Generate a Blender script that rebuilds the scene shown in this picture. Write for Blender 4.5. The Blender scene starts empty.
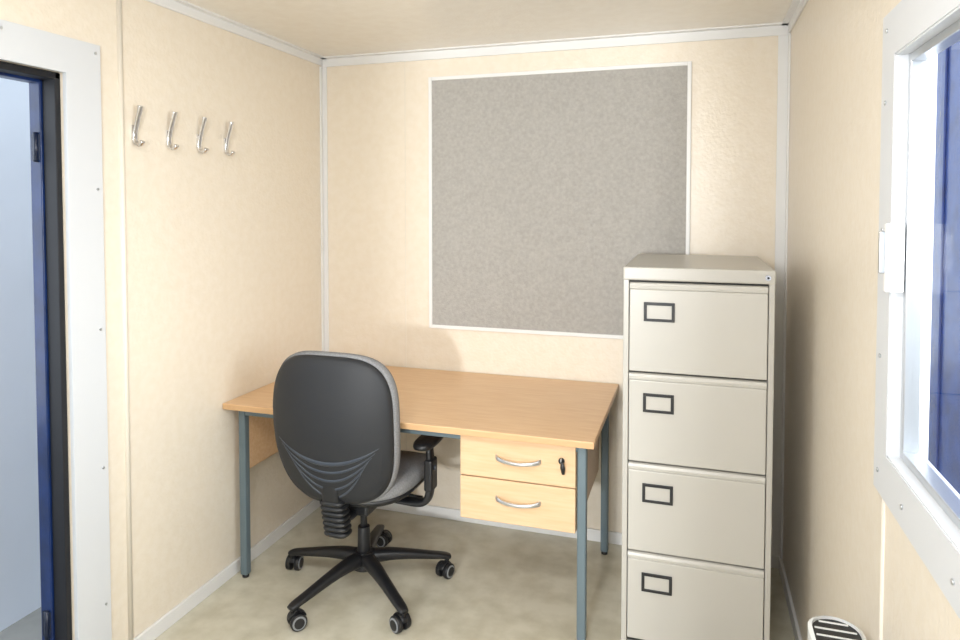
import bpy, math, random
from mathutils import Vector, Matrix
random.seed(3)
D=bpy.data; C=bpy.context
sc=C.scene
try:
    sc.view_settings.view_transform='Standard'; sc.view_settings.look='None'
except Exception: pass
def lin(c):
    return c/12.92 if c<=0.04045 else ((c+0.055)/1.055)**2.4
def hexc(h):
    h=h.lstrip('#'); return tuple(lin(int(h[i:i+2],16)/255) for i in (0,2,4))+(1,)
def mat(name,col,rough=.5,metal=0,noise=0,nscale=8,bump=0,bscale=60,stretch=(1,1,1),col2=None,spec=.5,detail=4,lo=.35,hi=.65):
    m=D.materials.new(name); m.use_nodes=True; nt=m.node_tree; b=nt.nodes['Principled BSDF']
    b.inputs['Roughness'].default_value=rough; b.inputs['Metallic'].default_value=metal
    b.inputs['Specular IOR Level'].default_value=spec
    c=hexc(col); b.inputs['Base Color'].default_value=c
    tc=nt.nodes.new('ShaderNodeTexCoord'); mp=nt.nodes.new('ShaderNodeMapping')
    mp.inputs['Scale'].default_value=stretch; nt.links.new(tc.outputs['Object'],mp.inputs['Vector'])
    if col2 or noise:
        n=nt.nodes.new('ShaderNodeTexNoise'); n.inputs['Scale'].default_value=nscale; n.inputs['Detail'].default_value=detail
        nt.links.new(mp.outputs[0],n.inputs['Vector'])
        r=nt.nodes.new('ShaderNodeValToRGB'); r.color_ramp.elements[0].position=lo; r.color_ramp.elements[1].position=hi
        c2=hexc(col2) if col2 else tuple(x*(1-noise) for x in c[:3])+(1,)
        r.color_ramp.elements[0].color=c2; r.color_ramp.elements[1].color=c
        nt.links.new(n.outputs['Fac'],r.inputs['Fac']); nt.links.new(r.outputs['Color'],b.inputs['Base Color'])
    if bump:
        n2=nt.nodes.new('ShaderNodeTexNoise'); n2.inputs['Scale'].default_value=bscale; n2.inputs['Detail'].default_value=3
        nt.links.new(tc.outputs['Object'],n2.inputs['Vector'])
        bp=nt.nodes.new('ShaderNodeBump'); bp.inputs['Strength'].default_value=bump; bp.inputs['Distance'].default_value=.004
        nt.links.new(n2.outputs['Fac'],bp.inputs['Height']); nt.links.new(bp.outputs[0],b.inputs['Normal'])
    return m
M={}
M['wall']=mat('wall_vinyl_cream','#ECE2D2',.32,0,col2='#E9DECC',nscale=30,bump=.38,bscale=75,detail=4)
M['ceil']=mat('ceiling_vinyl','#EFEAE0',.30,0,col2='#EBE5DA',nscale=20,bump=.3,bscale=70)
M['floor']=mat('floor_vinyl','#D6D1BF',.24,0,col2='#C3BDA8',nscale=9,detail=12,bump=.1,bscale=25,lo=.35,hi=.62)
M['trim']=mat('trim_white','#E8E8E7',.4)
M['frame']=mat('frame_white','#D5D8DC',.35)
M['bead']=mat('bead_cream','#E6DED0',.4)
M['felt']=mat('felt_grey','#B2AFAA',.95,0,col2='#A4A19C',nscale=70,bump=.5,bscale=160,spec=.1,detail=8,lo=.3,hi=.7)
M['alu']=mat('aluminium','#C9CCD0',.3,.9)
M['chrome']=mat('chrome','#E0E0E2',.14,1)
M['wood']=mat('beech_laminate','#E4BF95',.34,0,col2='#DBB285',nscale=6,stretch=(1.2,14,14),detail=8,bump=0)
M['woodv']=mat('beech_drawer','#E0BF9A',.36,0,col2='#D8B48C',nscale=6,stretch=(1.2,14,14),detail=8)
M['edge']=mat('beech_edge','#CDA67A',.45)
M['steelblue']=mat('steel_blue_grey','#66767E',.38,.1)
M['cab']=mat('cabinet_grey_paint','#BAB7B0',.33,0,noise=.02,nscale=4,bump=.05,bscale=200)
M['cabd']=mat('cabinet_drawer_paint','#BFBCB5',.32,0,noise=.02,nscale=4,bump=.05,bscale=200)
M['dark']=mat('dark_gap','#3A3937',.7)
M['black']=mat('black_plastic','#18191C',.42)
M['shell']=mat('chair_shell_plastic','#1F2125',.58,bump=.12,bscale=400)
M['ridge']=mat('chair_ridge_plastic','#383E47',.32)
M['fabric']=mat('fabric_grey','#8E8E8F',.95,0,col2='#7C7C7D',nscale=220,bump=.4,bscale=500,spec=.1)
M['wheelgrey']=mat('castor_grey','#8A8D90',.45)
M['blue']=mat('steel_blue_paint','#132B5C',.28,0,col2='#0F2249',nscale=14,bump=.25,bscale=30)
M['bluex']=mat('container_blue_paint','#1E4AA0',.25,0,col2='#183C86',nscale=14,bump=.4,bscale=25)
M['bluedk']=mat('steel_navy_paint','#0C1830',.35)
M['rubber']=mat('rubber_black','#0B0D14',.6)
M['ext']=mat('exterior_pale','#DCE4F0',.6,0,noise=.05,nscale=2)
M['ground']=mat('ground_concrete','#9A9A96',.8,0,noise=.2,nscale=6)
M['heat']=mat('heater_white','#E4E6E6',.35)
g=D.materials.new('glass'); g.use_nodes=True; nt=g.node_tree; nt.nodes.clear()
o=nt.nodes.new('ShaderNodeOutputMaterial'); mx=nt.nodes.new('ShaderNodeMixShader'); tr=nt.nodes.new('ShaderNodeBsdfTransparent'); gl=nt.nodes.new('ShaderNodeBsdfGlossy'); gl.inputs['Roughness'].default_value=.02
mx.inputs[0].default_value=.05; nt.links.new(tr.outputs[0],mx.inputs[1]); nt.links.new(gl.outputs[0],mx.inputs[2]); nt.links.new(mx.outputs[0],o.inputs[0]); M['glass']=g
dif=D.materials.new('fill_diffuser'); dif.use_nodes=True; b=dif.node_tree.nodes['Principled BSDF']
b.inputs['Emission Color'].default_value=(1,.97,.92,1); b.inputs['Emission Strength'].default_value=3; M['dif']=dif  # glow for the added ceiling fixture out of view

def mesh(name,vs,fs,m,smooth=False,bevel=0,seg=2):
    me=D.meshes.new(name); me.from_pydata([tuple(v) for v in vs],[],fs); me.update()
    ob=D.objects.new(name,me); C.collection.objects.link(ob); me.materials.append(M[m])
    if smooth:
        for p in me.polygons: p.use_smooth=True
    if bevel:
        md=ob.modifiers.new('b','BEVEL'); md.width=bevel; md.segments=seg; md.limit_method='ANGLE'
    return ob
def boxdata(a,b):
    x0,y0,z0=[min(a[i],b[i]) for i in range(3)]; x1,y1,z1=[max(a[i],b[i]) for i in range(3)]
    v=[(x0,y0,z0),(x1,y0,z0),(x1,y1,z0),(x0,y1,z0),(x0,y0,z1),(x1,y0,z1),(x1,y1,z1),(x0,y1,z1)]
    f=[(0,3,2,1),(4,5,6,7),(0,1,5,4),(1,2,6,5),(2,3,7,6),(3,0,4,7)]
    return v,f
def box(name,a,b,m,bevel=0,seg=2):
    v,f=boxdata(a,b); return mesh(name,v,f,m,False,bevel,seg)
def boxes(name,lst,m,bevel=0):
    V=[];F=[]
    for a,b in lst:
        v,f=boxdata(a,b); k=len(V); V+=v; F+=[tuple(i+k for i in q) for q in f]
    return mesh(name,V,F,m,False,bevel)
def loft(name,pts,sizes,m,up=(0,0,1),n=14,power=2.0,smooth=True):
    """sweep superellipse (w,h half sizes) along pts"""
    P=[Vector(p) for p in pts]; V=[];F=[]
    for i,p in enumerate(P):
        t=(P[min(i+1,len(P)-1)]-P[max(i-1,0)]).normalized()
        u=Vector(up); s=t.cross(u)
        if s.length<1e-4: s=t.cross(Vector((0,1,0)))
        s.normalize(); uu=s.cross(t).normalized()
        w,h=sizes[i] if isinstance(sizes,list) else sizes
        for k in range(n):
            a=2*math.pi*k/n; c,sn=math.cos(a),math.sin(a)
            cx=math.copysign(abs(c)**(2/power),c)*w; cy=math.copysign(abs(sn)**(2/power),sn)*h
            V.append(p+s*cx+uu*cy)
    for i in range(len(P)-1):
        for k in range(n):
            F.append((i*n+k,i*n+(k+1)%n,(i+1)*n+(k+1)%n,(i+1)*n+k))
    F.append(tuple(range(n))[::-1]); F.append(tuple((len(P)-1)*n+k for k in range(n)))
    return mesh(name,V,F,m,smooth)
def cyl(name,a,b,r,m,n=24,r2=None,bevel=0):
    r2=r if r2 is None else r2
    ob=loft(name,[a,b],[(r,r),(r2,r2)],m,n=n,smooth=False)
    for p in ob.data.polygons:
        if len(p.vertices)==4: p.use_smooth=True
    if bevel:
        md=ob.modifiers.new('b','BEVEL'); md.width=bevel; md.segments=2; md.limit_method='ANGLE'
    return ob
def smoothpath(pts,k=6):
    P=[Vector(p) for p in pts]; out=[]
    Q=[P[0]*2-P[1]]+P+[P[-1]*2-P[-2]]
    for i in range(1,len(Q)-2):
        p0,p1,p2,p3=Q[i-1:i+3]
        for j in range(k):
            t=j/k
            out.append(0.5*((2*p1)+(-p0+p2)*t+(2*p0-5*p1+4*p2-p3)*t*t+(-p0+3*p1-3*p2+p3)*t**3))
    out.append(P[-1]); return out
def lerp_sizes(sz,n):
    out=[]
    for i in range(n):
        t=i/(n-1)*(len(sz)-1); j=min(int(t),len(sz)-2); f=t-j
        out.append(tuple(sz[j][q]*(1-f)+sz[j+1][q]*f for q in (0,1)))
    return out
def pad(name,outline,prof,fmap,m,n=64):
    V=[];F=[]
    V.append(fmap(0,0,prof[0][1])) 
    rings=prof[1:-1]
    for (s,h) in rings:
        for k in range(n):
            x,y=outline(2*math.pi*k/n); V.append(fmap(x*s,y*s,h))
    V.append(fmap(0,0,prof[-1][1])); last=len(V)-1
    for k in range(n): F.append((0,1+(k+1)%n,1+k))
    for i in range(len(rings)-1):
        for k in range(n):
            a=1+i*n+k; b_=1+i*n+(k+1)%n; F.append((a,b_,b_+n,a+n))
    L=1+(len(rings)-1)*n
    for k in range(n): F.append((L+k,L+(k+1)%n,last))
    return mesh(name,V,F,m,True)
def group(name,parts,loc=(0,0,0),rot=0,local=False):
    e=D.objects.new(name,None); C.collection.objects.link(e); e.location=loc; e.rotation_euler=(0,0,rot); e.empty_display_size=.1
    for p in parts:
        p.parent=e
        if not local: p.location=-Vector(loc)
    return e

# ------------------------------------------------ room
XL,XR,YB,YF,H=-1.83,.37,3.09,-.85,2.30
T=.10; TR=.055
DY0,DY1,DZ=.755,1.585,1.950
WY0,WY1,WZ0,WZ1=.35,1.46,1.065,1.835
FX0,FX1,FZ0,FZ1=-.93,-.37,.15,2.15
box('floor',(XL-T,YF-T,-.08),(XR+TR,YB+T,0),'floor')
box('ceiling',(XL-T,YF-T,H),(XR+TR,YB+T,H+.08),'ceil')
box('wall_back',(XL-T,YB,0),(XR+TR,YB+T,H),'wall')
boxes('wall_front',[((XL-T,YF-T,0),(FX0,YF,H)),((FX1,YF-T,0),(XR+TR,YF,H)),((FX0,YF-T,FZ1),(FX1,YF,H)),((FX0,YF-T,0),(FX1,YF,FZ0))],'wall')
boxes('wall_left',[((XL-T,YF,0),(XL,DY0,H)),((XL-T,DY1,0),(XL,YB,H)),((XL-T,DY0,DZ),(XL,DY1,H))],'wall')
boxes('wall_right',[((XR,YF,0),(XR+TR,WY0,H)),((XR,WY1,0),(XR+TR,YB,H)),((XR,WY0,0),(XR+TR,WY1,WZ0)),((XR,WY0,WZ1),(XR+TR,WY1,H))],'wall')
# trims
box('baseboard_back',(XL,YB-.012,0),(XR,YB,.055),'trim',.003)
boxes('baseboard_left',[((XL,DY1+.13,0),(XL+.012,YB-.012,.055)),((XL,YF,0),(XL+.012,DY0-.13,.055))],'trim',.003)
box('baseboard_right',(XR-.012,YF,0),(XR,YB-.012,.055),'trim',.003)
box('trim_1',(XL,YB-.010,H-.045),(XR,YB,H),'trim',.003)
box('trim_2',(XL,YF,H-.04),(XL+.010,YB-.01,H),'trim',.003)
box('trim_3',(XR-.010,YF,H-.04),(XR,YB-.01,H),'trim',.003)
boxes('trim_4',[((XL,YB-.008,.055),(XL+.028,YB,H-.045)),((XL,YB-.03,.055),(XL+.008,YB-.008,H-.045))],'trim',.002)
boxes('trim_5',[((XR-.045,YB-.008,.055),(XR,YB,H-.045)),((XR-.008,YB-.035,.055),(XR,YB-.008,H-.045))],'trim',.002)
boxes('trim_6',[((XL,YF,H-.006),(XL+.035,YB-.01,H)),((XL,YB-.04,H-.006),(XR,YB-.01,H)),((XR-.035,YF,H-.006),(XR,YB-.01,H))],'trim')
cyl('trim_7',(XL+.001,1.80,.055),(XL+.001,1.80,H-.04),.009,'bead',16)
box('trim_8',(XL+.46,YB-.002,.055),(XL+.463,YB,H-.045),'bead')
cyl('trim_9',(XR+.002,1.52,.055),(XR+.002,1.52,WZ0-.1),.007,'bead',12)

def screws(name,pts,axis):
    out=[]
    for i,p in enumerate(pts):
        p=Vector(p); out.append(cyl(f'{name}_{i+1}',p,p+Vector(axis)*.003,.0042,'alu',10))
    return out
# door
fr=.125; x0=XL; x1=XL+.014
parts=[boxes('door_architrave',[((x0,DY1,0),(x1,DY1+fr,DZ+.108)),((x0,DY0-fr,0),(x1,DY0,DZ+.108)),((x0,DY0,DZ),(x1,DY1,DZ+.108))],'frame',0)]
JX=XL-T-.004
parts+=[boxes('jamb_blue',[((JX,DY1-.028,0),(XL-.06,DY1-.001,DZ-.004)),((JX,DY0+.001,0),(XL-.06,DY0+.03,DZ-.004)),((JX,DY0+.004,DZ-.03),(XL-.06,DY1-.004,DZ-.004))],'blue',.003),
 boxes('jamb_gasket',[((XL-.06,DY1-.020,0),(XL-.008,DY1-.001,DZ-.001)),((XL-.06,DY0+.001,0),(XL-.008,DY0+.018,DZ-.001)),((XL-.06,DY0+.001,DZ-.022),(XL-.008,DY1-.001,DZ-.001))],'rubber',.003),
 box('threshold',(JX,DY0+.004,0.0),(XL-.005,DY1-.03,.02),'alu',.003)]
for i,z in enumerate((.2,1.68)):
    parts.append(cyl(f'hinge_{i+1}',(XL-.075,DY1-.032,z),(XL-.075,DY1-.032,z+.09),.007,'bluedk',14))
    parts.append(box(f'hinge_leaf_{i+1}',(XL-.095,DY1-.031,z+.005),(XL-.062,DY1-.028,z+.085),'bluedk',.001))
parts+=screws('screw',[(x1,DY1+.105,z) for z in (.25,.7,1.15,1.6,2.03)]+[(x1,DY1-.2*k,DZ+.085) for k in (1,2,3)],(1,0,0))
group('door_1',parts,(XL,DY1,0))
leaf=[box('leaf_panel',(XL-T-.065,DY1+.09,.02),(XL-T-.025,DY1+.90,DZ-.02),'blue',.006)]
group('door_2',leaf,(XL-T-.05,DY1+.09,.02))
# glazed opening behind the camera, added and sized to shape the back-wall light patch
fp=[boxes('window_surround',[((FX0-.07,YF,FZ0-.07),(FX0,YF+.012,FZ1+.07)),((FX1,YF,FZ0-.07),(FX1+.07,YF+.012,FZ1+.07)),((FX0,YF,FZ1),(FX1,YF+.012,FZ1+.07)),((FX0,YF,FZ0-.07),(FX1,YF+.012,FZ0))],'frame'),
    box('glass_pane',(FX0,YF-.05,FZ0),(FX1,YF-.045,FZ1),'glass')]
group('added_patch_opening',fp,(FX0,YF,FZ0))

# window
tw=.088; wx1=XR-.014
wp=[boxes('window_surround',[((wx1,WY1,WZ0-tw),(XR,WY1+tw,WZ1+tw)),((wx1,WY0-tw,WZ0-tw),(XR,WY0,WZ1+tw)),((wx1,WY0,WZ1),(XR,WY1,WZ1+tw)),((wx1,WY0,WZ0-tw),(XR,WY1,WZ0))],'frame',0),
 boxes('window_reveal',[((XR-.012,WY1-.004,WZ0),(XR+TR,WY1,WZ1)),((XR-.012,WY0,WZ0),(XR+TR,WY0+.004,WZ1)),((XR-.012,WY0,WZ1-.004),(XR+TR,WY1,WZ1)),((XR-.012,WY0,WZ0),(XR+TR,WY1,WZ0+.004))],'frame')]
a,b_,c,d=WY0+.004,WY1-.004,WZ0+.004,WZ1-.004
xf0,xf1=XR+.008,XR+.036; fw=.016
wp.append(boxes('sash_frame',[((xf0,b_-fw,c),(xf1,b_,d)),((xf0,a,c),(xf1,a+fw,d)),((xf0,a+fw,d-fw),(xf1,b_-fw,d)),((xf0,a+fw,c),(xf1,b_-fw,c+fw)),((xf0+.004,.89,c+fw),(xf1-.004,.93,d-fw))],'alu',.002))
wp.append(box('glass_pane',(xf0+.013,a+fw,c+fw),(xf0+.017,b_-fw,d-fw),'glass'))
wp.append(box('latch_body',(XR-.026,1.442,1.385),(XR+.006,1.459,1.515),'trim',.003))
wp.append(box('latch_lever',(XR-.036,1.446,1.42),(XR-.024,1.456,1.50),'alu',.003))
wp+=screws('screw',[(wx1-.003,WY1+.055,z) for z in (1.02,1.25,1.5,1.75,1.89)]+[(wx1-.003,y,WZ0-.05) for y in (1.35,1.1,.85)],(1,0,0))
group('window_1',wp,(XR,WY1,WZ0))

# outside
box('ground',(-9,-8,-.35),(9,9,-.30),'ground')
ep=[box('container_wall',(-2.95,-2.0,-.3),(-2.85,6,2.6),'ext')]
group('neighbouring_cabin',ep,(-2.9,2,-.3))
cp=[box('corner_post',(.82,2.35,-.3),(1.0,2.84,2.5),'bluex',.01),boxes('post_ribs',[((.812,2.42,-.2),(.82,2.47,2.4)),((.812,2.70,-.2),(.82,2.75,2.4))],'bluex',.003),boxes('corrugation',[((.93,2.88+i*.16,-.3),(.99 if i%2 else .96,3.04+i*.16,2.4)) for i in range(8)],'ext'),
 box('bottom_rail',(.84,2.5,-.3),(1.0,4.4,-.1),'bluex')]
group('shipping_container',cp,(.9,2.7,-.3))

# ------------------------------------------------ notice board
bx0,bx1,bz0,bz1=-1.238,-.018,.946,2.169
bp=[box('felt_panel',(bx0+.01,YB-.012,bz0+.01),(bx1-.01,YB-.0005,bz1-.01),'felt'),
 boxes('board_frame',[((bx0,YB-.018,bz0),(bx0+.017,YB-.0005,bz1)),((bx1-.017,YB-.018,bz0),(bx1,YB-.0005,bz1)),((bx0+.017,YB-.018,bz1-.017),(bx1-.017,YB-.0005,bz1)),((bx0+.017,YB-.018,bz0),(bx1-.017,YB-.0005,bz0+.017))],'trim',.002)]
group('notice_board',bp,((bx0+bx1)/2,YB,bz0))

# ------------------------------------------------ coat hooks
for i in range(4):
    y=1.852+i*.158
    pts=smoothpath([(XL+.034,y,1.887),(XL+.030,y,1.867),(XL+.018,y,1.828),(XL+.008,y,1.785),(XL+.012,y,1.760),(XL+.028,y,1.752),(XL+.040,y,1.766)],5)
    s=lerp_sizes([(.011,.008),(.011,.005),(.011,.004),(.011,.004),(.011,.004),(.010,.004),(.010,.007)],len(pts))
    hp=[loft('hook_bar',pts,s,'chrome',up=(1,0,0),power=2.6),
        box('wall_plate',(XL,y-.010,1.772),(XL+.008,y+.010,1.822),'chrome',.002),
        cyl('plate_screw',(XL+.008,y,1.812),(XL+.0105,y,1.812),.003,'alu',10)]
    group('coat_hook' if i==0 else f'coat_hook.{i:03d}',hp,(XL,y,1.79))

# ------------------------------------------------ desk
dx0,dx1,dy0,dy1=-1.828,-.318,2.285,3.078; zt=.741
dk=[box('desktop',(dx0,dy0,zt-.025),(dx1,dy1,zt),'wood',.003),
    box('edge_band',(dx0+.003,dy0-.002,zt-.023),(dx1-.003,dy0,zt-.003),'edge',.0008)]
lx0,lx1,ly0,ly1=-1.770,-.366,2.345,2.985; zl=zt-.026
for i,(x,y) in enumerate(((lx0,ly0),(lx1,ly0),(lx0,ly1),(lx1,ly1))):
    dk.append(box(f'leg_{i+1}',(x-.016,y-.016,.012),(x+.016,y+.016,zl),'steelblue',.005))
    dk.append(cyl(f'foot_{i+1}',(x,y,0),(x,y,.013),.014,'black',16))
dk.append(boxes('under_frame',[((lx0+.016,ly0-.012,zl-.03),(lx1-.016,ly0+.012,zl)),((lx0+.016,ly1-.012,zl-.03),(lx1-.016,ly1+.012,zl)),((lx0-.012,ly0+.016,zl-.03),(lx0+.012,ly1-.016,zl)),((lx1-.012,ly0+.016,zl-.03),(lx1+.012,ly1-.016,zl))],'steelblue'))
dk.append(box('end_panel',(lx0-.008,ly0+.016,.45),(lx0+.013,ly1-.016,zl-.002),'wood',.002))
px0,px1,pz0=-.815,-.386,.395
dk.append(box('pedestal_carcass',(px0,2.345,pz0),(px1,2.93,zl-.002),'woodv',.002))
zm=(pz0+zl)/2
dk.append(box('drawer_front_1',(px0+.001,2.325,zm+.002),(px1-.001,2.3445,zl-.004),'woodv',.0025))
dk.append(box('drawer_front_2',(px0+.001,2.325,pz0+.001),(px1-.001,2.3445,zm-.002),'woodv',.0025))
for i,zc in enumerate((zm+.078,zm-.072)):
    cx=(px0+px1)/2+.006
    pts=smoothpath([(cx-.082,2.327,zc+.003),(cx-.072,2.315,zc+.001),(cx-.045,2.305,zc-.003),(cx,2.301,zc-.006),(cx+.045,2.305,zc-.003),(cx+.072,2.315,zc+.001),(cx+.082,2.327,zc+.003)],5)
    s=lerp_sizes([(.004,.010),(.004,.008),(.004,.0065),(.004,.006),(.004,.0065),(.004,.008),(.004,.010)],len(pts))
    dk.append(loft(f'drawer_handle_{i+1}',pts,s,'alu',power=2.4))
kx=px1-.050
dk.append(cyl('lock',(kx,2.325,zm+.095),(kx,2.319,zm+.095),.011,'black',20))
dk.append(loft('key',[(kx,2.318,zm+.10),(kx,2.307,zm+.10)],(.003,.007),'alu'))
dk.append(loft('key_fob',[(kx+.004,2.311,zm+.098),(kx+.006,2.311,zm+.075),(kx+.008,2.312,zm+.052)],[(.004,.003),(.009,.004),(.005,.003)],'black',up=(0,1,0)))
group('desk',dk,((dx0+dx1)/2,(dy0+dy1)/2,0))

# ------------------------------------------------ filing cabinet
cx0,cx1,cy0,cy1,ch=-.226,.247,2.32,2.955,1.335
cht=1.342
fc=[box('side_left',(cx0,cy0,.0),(cx0+.018,cy1,ch-.03),'cab',.002),
    box('side_right',(cx1-.018,cy0,0),(cx1,cy1,ch-.03),'cab',.002),
    box('back_panel',(cx0+.018,cy1-.01,0),(cx1-.018,cy1,ch-.03),'cab'),
    box('top_panel',(cx0-.002,cy0-.004,ch-.038),(cx1+.002,cy1+.002,cht),'cab',.006,3),
    box('plinth',(cx0+.018,cy0+.004,0),(cx1-.018,cy0+.03,.045),'cab',.001),
    box('inner_carcass',(cx0+.018,cy0+.022,.04),(cx1-.018,cy1-.012,ch-.04),'dark')]
fx0,fx1=cx0+.0205,cx1-.0205
z1=ch-.044; hd=.3075
for i in range(4):
    zb=z1-hd*(i+1)+.006; ztp=z1-hd*i
    fc.append(box(f'drawer_front_{i+1}',(fx0,cy0-.003,zb),(fx1,cy0+.018,ztp-.024),'cabd',.0035,3))
    V=[];F=[]
    prof=[(cy0+.018,ztp-.022),(cy0+.002,ztp-.025),(cy0-.003,ztp-.022),(cy0-.004,ztp-.012),(cy0-.001,ztp-.004),(cy0+.006,ztp-.001),(cy0+.018,ztp-.001)]
    for xx in (fx0,fx1):
        for (yy,zz) in prof: V.append((xx,yy,zz))
    n=len(prof)
    for k in range(n): F.append((k,(k+1)%n,n+(k+1)%n,n+k))
    F+= [tuple(range(n))[::-1],tuple(range(n,2*n))]
    fc.append(mesh(f'drawer_lip_{i+1}',V,F,'cabd'))
    lx=fx0+.047; lz=ztp-.066; w,h=.100,.064; yy=cy0-.003
    fc.append(boxes(f'label_holder_{i+1}',[((lx,yy-.005,lz-.010),(lx+w,yy,lz)),((lx,yy-.005,lz-h),(lx+w,yy,lz-h+.009)),((lx,yy-.005,lz-h+.009),(lx+.010,yy,lz-.010)),((lx+w-.010,yy-.005,lz-h+.009),(lx+w,yy,lz-.010))],'black',.001))
    fc.append(box(f'label_card_{i+1}',(lx+.008,yy-.0015,lz-h+.007),(lx+w-.008,yy,lz-.008),'cabd'))
fc.append(cyl('cabinet_lock',(cx1-.022,cy0-.004,ch-.017),(cx1-.022,cy0-.010,ch-.017),.009,'chrome',20))
fc.append(cyl('lock_core',(cx1-.022,cy0-.010,ch-.017),(cx1-.022,cy0-.0115,ch-.017),.004,'black',12))
group('filing_cabinet',fc,((cx0+cx1)/2,(cy0+cy1)/2,0))

# ------------------------------------------------ office chair (local coords, faces +Y)
ch_=[]
def sup(a,w,h,n):
    c,s=math.cos(a),math.sin(a)
    return math.copysign(abs(c)**(2/n),c)*w, math.copysign(abs(s)**(2/n),s)*h
BZ=.728; BH=.268; BW=.246
def bout(a):
    x,z=sup(a,BW,BH,3.9)
    t=z/BH
    x*=1+.02*t-.06*t*t*(1 if t>0 else 1.7)
    z+= (.010*(1-(x/BW)**2)) if z>0 else (-.012*(1-(x/BW)**2))
    return x,z
def bsurf(x,z,h):
    y=-.255 + .045*(x/BW)**2 - .10*z - .02*math.cos(z/BH*2.2) - h
    return (x,y,BZ+z)
shell_prof=[(0,.000),(.90,.000),(.985,.002),(1.0,.010),(.995,.018),(.98,.025),(.95,.031),(.86,.037),(.65,.041),(.45,.043),(.22,.044),(0,.044)]
ch_.append(pad('back_shell',bout,shell_prof,bsurf,'shell',n=96))
cush=[(0,.001),(.95,.003),(1.0,.006),(1.026,.000),(1.030,-.020),(1.012,-.038),(.96,-.050),(.8,-.056),(.5,-.057),(0,-.057)]
ch_.append(pad('back_cushion',bout,cush,bsurf,'fabric',n=96))
def inv_ratio(x,z):
    t=z/BH; xx=x/(1+.02*t-.06*t*t*(1 if t>0 else 1.7))
    return (abs(xx/BW)**3.9+abs(z/(BH+.006))**3.9)**(1/3.9)
def shell_h(x,z):
    r=inv_ratio(x,z); pr=[(0,.044),(.22,.044),(.45,.043),(.65,.041),(.86,.037),(.95,.031),(.98,.025),(1,.014)]
    for i in range(len(pr)-1):
        if pr[i][0]<=r<=pr[i+1][0]:
            f=(r-pr[i][0])/(pr[i+1][0]-pr[i][0]); return pr[i][1]*(1-f)+pr[i+1][1]*f
    return .01
for i in range(5):
    hw=.205-.014*i; ze=-.040-.018*i; sag=.070+.017*i
    pts=[];szs=[]
    for k in range(41):
        t=-1+2*k/40; x=hw*t; z=ze-sag*(1-abs(t)**2.0)
        pts.append(bsurf(x,z,shell_h(x,z)-.0005)); w=max(.0008,(.0085 if i==0 else .0062)*(1-t*t)**.8)
        szs.append((w*.5,w))
    ch_.append(loft(f'back_ridge_{i+1}',pts,szs,'ridge',n=10))
# back support bar + bellows
pts=smoothpath([(0,-.02,.385),(0,-.13,.365),(0,-.20,.375),(0,-.245,.43),(0,-.262,.50),(0,-.262,.58)],6)
ch_.append(loft('back_bar',pts,lerp_sizes([(.035,.016),(.04,.014),(.038,.012),(.036,.011),(.034,.010),(.028,.008)],len(pts)),'black',up=(0,-.3,1),power=3))
for k in range(7):
    z=.315+.0215*k
    ch_.append(pad(f'bellows_{k+1}',lambda a:sup(a,.050,.036,3.5),[(0,0),(.80,0),(.98,.007),(1,.011),(.98,.015),(.80,.0215),(0,.0215)],lambda x,y,h,z=z:(x,y-.205-.005*k,z+h),'black',n=28))
# seat
def sout(a):
    x,y=sup(a,.245,.235,3.2); x*=1+.03*y/.235; return x,y
def sm(x,y,h): 
    f=max(0,(y-.10)/.135); return (x,y+.025,.425+h-.03*f*f+ .012*(x/.245)**2)
ch_.append(pad('seat_pan',sout,[(0,-.012),(.80,-.012),(.92,-.004),(.97,.008),(.975,.02),(.90,.024),(0,.024)],sm,'black'))
ch_.append(pad('seat_cushion',sout,[(0,.02),(.93,.018),(.985,.024),(1,.036),(1.0,.052),(.985,.066),(.94,.076),(.82,.083),(.5,.084),(0,.083)],sm,'fabric'))
ch_.append(box('seat_mechanism',(-.085,-.13,.355),(.085,.13,.413),'black',.014,3))
ch_.append(loft('tilt_lever',[(.07,.05,.385),(.16,.055,.382),(.23,.058,.376)],[(.006,.005),(.005,.005),(.012,.006)],'black'))
# arms
for sx,nm in ((1,'right'),(-1,'left')):
    pts=smoothpath([(sx*.06,-.005,.395),(sx*.18,-.005,.385),(sx*.262,-.005,.390),(sx*.288,-.004,.43),(sx*.290,0,.52),(sx*.286,.0,.61)],6)
    ch_.append(loft(f'arm_upright_{nm}',pts,lerp_sizes([(.028,.010),(.028,.010),(.028,.013),(.026,.015),(.024,.014),(.020,.012)],len(pts)),'black',up=(sx*-.5,0,1),power=3))
    ch_.append(box(f'arm_sleeve_{nm}',(sx*.273,-.032,.44),(sx*.308,.032,.565),'black',.009,3))
    ch_.append(cyl(f'arm_button_{nm}',(sx*.307,0,.53),(sx*.313,0,.53),.010,'ridge',16))
    ch_.append(pad(f'arm_pad_{nm}',lambda a:sup(a,.042,.105,2.8),[(0,0),(.85,0),(.97,.006),(1,.014),(.97,.023),(.85,.028),(0,.029)],lambda x,y,h,sx=sx:(x+sx*.280,y+.010,.618+h),'black',n=40))
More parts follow.
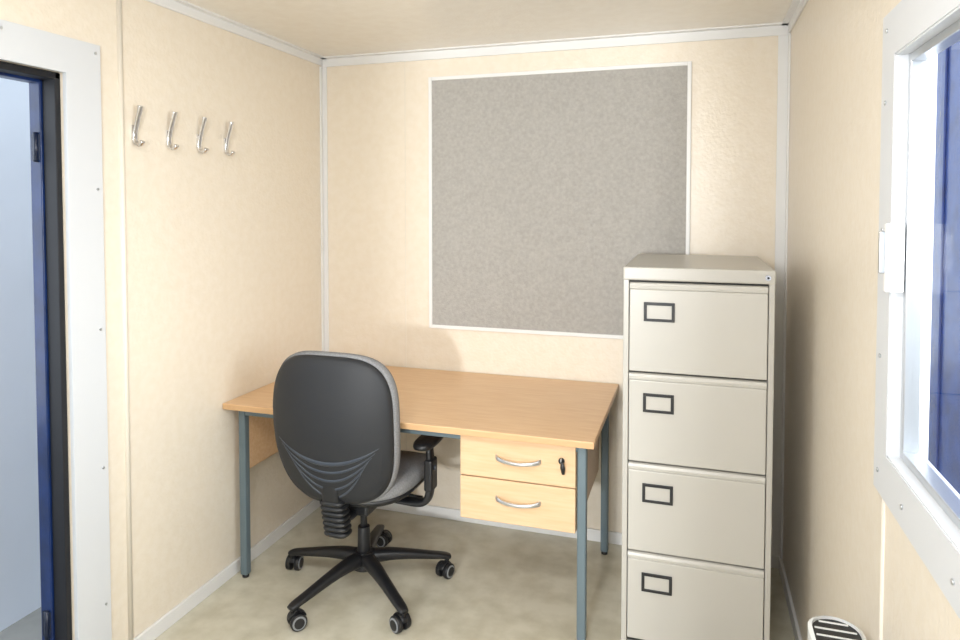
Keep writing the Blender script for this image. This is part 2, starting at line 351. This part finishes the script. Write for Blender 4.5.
# column / base
ch_.append(cyl('gas_lift',(0,0,.19),(0,0,.36),.014,'black',20))
ch_.append(cyl('column_cover',(0,0,.125),(0,0,.255),.027,'black',24,r2=.024,bevel=.002))
ch_.append(cyl('base_hub',(0,0,.085),(0,0,.155),.047,'black',28,r2=.036,bevel=.006))
R=.345; WR=.031
for i in range(5):
    a=math.radians(249+72*i); dx,dy=math.cos(a),math.sin(a)
    rr=[.03,.10,.18,.27,.335,R+.012]; zz=[.128,.126,.115,.098,.086,.080]
    pts=smoothpath([(dx*r,dy*r,z) for r,z in zip(rr,zz)],4)
    ch_.append(loft(f'base_leg_{i+1}',pts,lerp_sizes([(.032,.026),(.028,.022),(.023,.018),(.021,.014),(.020,.011),(.016,.008)],len(pts)),'black',power=2.8))
    cxx,cyy=dx*R,dy*R; ca=a+math.radians(70+30*i)
    ax=Vector((math.cos(ca),math.sin(ca),0)); fwd=Vector((-ax.y,ax.x,0)); c0=Vector((cxx,cyy,WR))+fwd*.016
    ch_.append(cyl(f'castor_stem_{i+1}',(cxx,cyy,.048),(cxx,cyy,.085),.008,'black',14))
    for s in (-1,1):
        t_="a" if s<0 else "b"
        p=c0+ax*(s*.008); q=c0+ax*(s*.029)
        ch_.append(cyl(f'castor_wheel_{i+1}_{t_}',p,q,WR,'black',28,bevel=.004))
        ch_.append(cyl(f'castor_ring_{i+1}_{t_}',q-ax*(s*.001),q+ax*(s*.002),WR-.006,'wheelgrey',28,bevel=.001))
        ch_.append(cyl(f'castor_cap_{i+1}_{t_}',q+ax*(s*.001),q+ax*(s*.0035),WR-.012,'black',20))
    hp=[]
    for k in range(9):
        t=math.radians(20+ 140*k/8); hp.append(c0+fwd*(math.cos(t)*(WR+.002))*-1+Vector((0,0,math.sin(t)*(WR+.002))))
    ch_.append(loft(f'castor_hood_{i+1}',hp,[(.012,.003)]*9,'black',up=tuple(fwd),power=3))
group('office_chair',ch_,(-1.26,2.42,0),math.radians(0),local=True)

# ------------------------------------------------ convector heater
hx0,hx1,hy0,hy1,hz=.246,.357,.95,1.650,.634
hc=(hx0+hx1)/2; hw=(hx1-hx0)/2
def hout(grow=0):
    out=[]
    for k in range(13):
        t=math.pi*k/12; out.append((hc+(hw+grow)*math.cos(t),hy1-hw+(hw+grow)*math.sin(t)))
    for k in range(13):
        t=math.pi+math.pi*k/12; out.append((hc+(hw+grow)*math.cos(t),hy0+hw+(hw+grow)*math.sin(t)))
    return out
def prism(name,o,z0,z1,m,bevel=0):
    n=len(o); V=[(x,y,z0) for x,y in o]+[(x,y,z1) for x,y in o]
    F=[(k,(k+1)%n,n+(k+1)%n,n+k) for k in range(n)]+[tuple(range(n))[::-1],tuple(range(n,2*n))]
    return mesh(name,V,F,m,False,bevel)
ht=[prism('heater_body',hout(),.05,hz-.03,'heat',0),prism('heater_grille_base',hout(-.008),hz-.03,hz-.007,'black'),]
o1=hout(0);o2=hout(-.008);n=len(o1)
V=[(x,y,hz-.03) for x,y in o1]+[(x,y,hz-.004) for x,y in o1]+[(x,y,hz) for x,y in o2]+[(x,y,hz-.02) for x,y in o2]
F=[]
for k in range(n):
    k2=(k+1)%n
    for j in range(3): F.append((j*n+k,j*n+k2,(j+1)*n+k2,(j+1)*n+k))
ht.append(mesh('heater_rim',V,F,'heat',False))
sl=[]
y=hy0+.05
while y<hy1-.02:
    dyy=max(0,y-(hy1-hw)); half=math.sqrt(max(0,(hw-.014)**2-dyy**2))
    if half>.01: sl.append(((hc-half,y,hz-.009),(hc+half,y+.004,hz-.005)))
    y+=.026
ht.append(boxes('heater_slats',sl,'heat'))
ht+= [box('heater_foot_1',(hx0-.03,hy0+.08,0),(hx1,hy0+.12,.05),'black',.006),box('heater_foot_2',(hx0-.03,hy1-.14,0),(hx1,hy1-.10,.05),'black',.006)]
group('convector_heater',ht,(hc,(hy0+hy1)/2,0))

# ------------------------------------------------ lights
lp=[box('fill_housing',(-1.25,.35,H-.05),(-.15,.62,H),'trim',.006),box('fill_diffuser',(-1.23,.37,H-.062),(-.17,.60,H-.05),'dif',.004)]  # unseen fixture, added as a body for the fill lamp
group('added_fill_fixture',lp,(-.7,.48,H-.05))
def area(name,loc,target,sx,sy,e,col=(1,1,1)):
    l=D.lights.new(name,'AREA'); l.shape='RECTANGLE'; l.size=sx; l.size_y=sy; l.energy=e; l.color=col
    o=D.objects.new(name,l); C.collection.objects.link(o); o.location=loc
    o.rotation_euler=(Vector(target)-Vector(loc)).to_track_quat('-Z','Y').to_euler(); return o
area('added_fill_lamp',(-.7,.485,H-.07),(-.7,1.05,0),1.05,.22,23,(1,.99,.98))  # added fill, out of view, brightens desk and floor
area('daylight_window',(1.7,.5,1.75),(-1.2,2.0,1.1),1.3,1.3,95,(.90,.95,1))
area('daylight_door',(-2.6,1.0,1.4),(-.6,1.3,.8),.9,1.7,12,(.86,.93,1))
area('bounce_flash',(-.30,-.35,1.65),(-.5,1.6,2.6),.35,.35,29,(.95,.975,1))
area('added_patch_lamp',(-.62,-3.5,1.4),(-.62,3,1.4),.26,.26,170,(.95,.98,1))  # added lamp outside the invented opening, casts the patch on the back wall
w=D.worlds.new('world'); sc.world=w; w.use_nodes=True; bg=w.node_tree.nodes['Background']; bg.inputs[0].default_value=(.80,.90,1,1); bg.inputs[1].default_value=1.8

cam=D.cameras.new('camera'); co=D.objects.new('camera',cam); C.collection.objects.link(co); sc.camera=co
cam.sensor_width=36; cam.lens=676/960*36; cam.shift_y=-91/960; cam.clip_start=.02
co.location=(0,0,1.55); co.rotation_euler=(math.radians(90-2.04),0,math.radians(17.6))
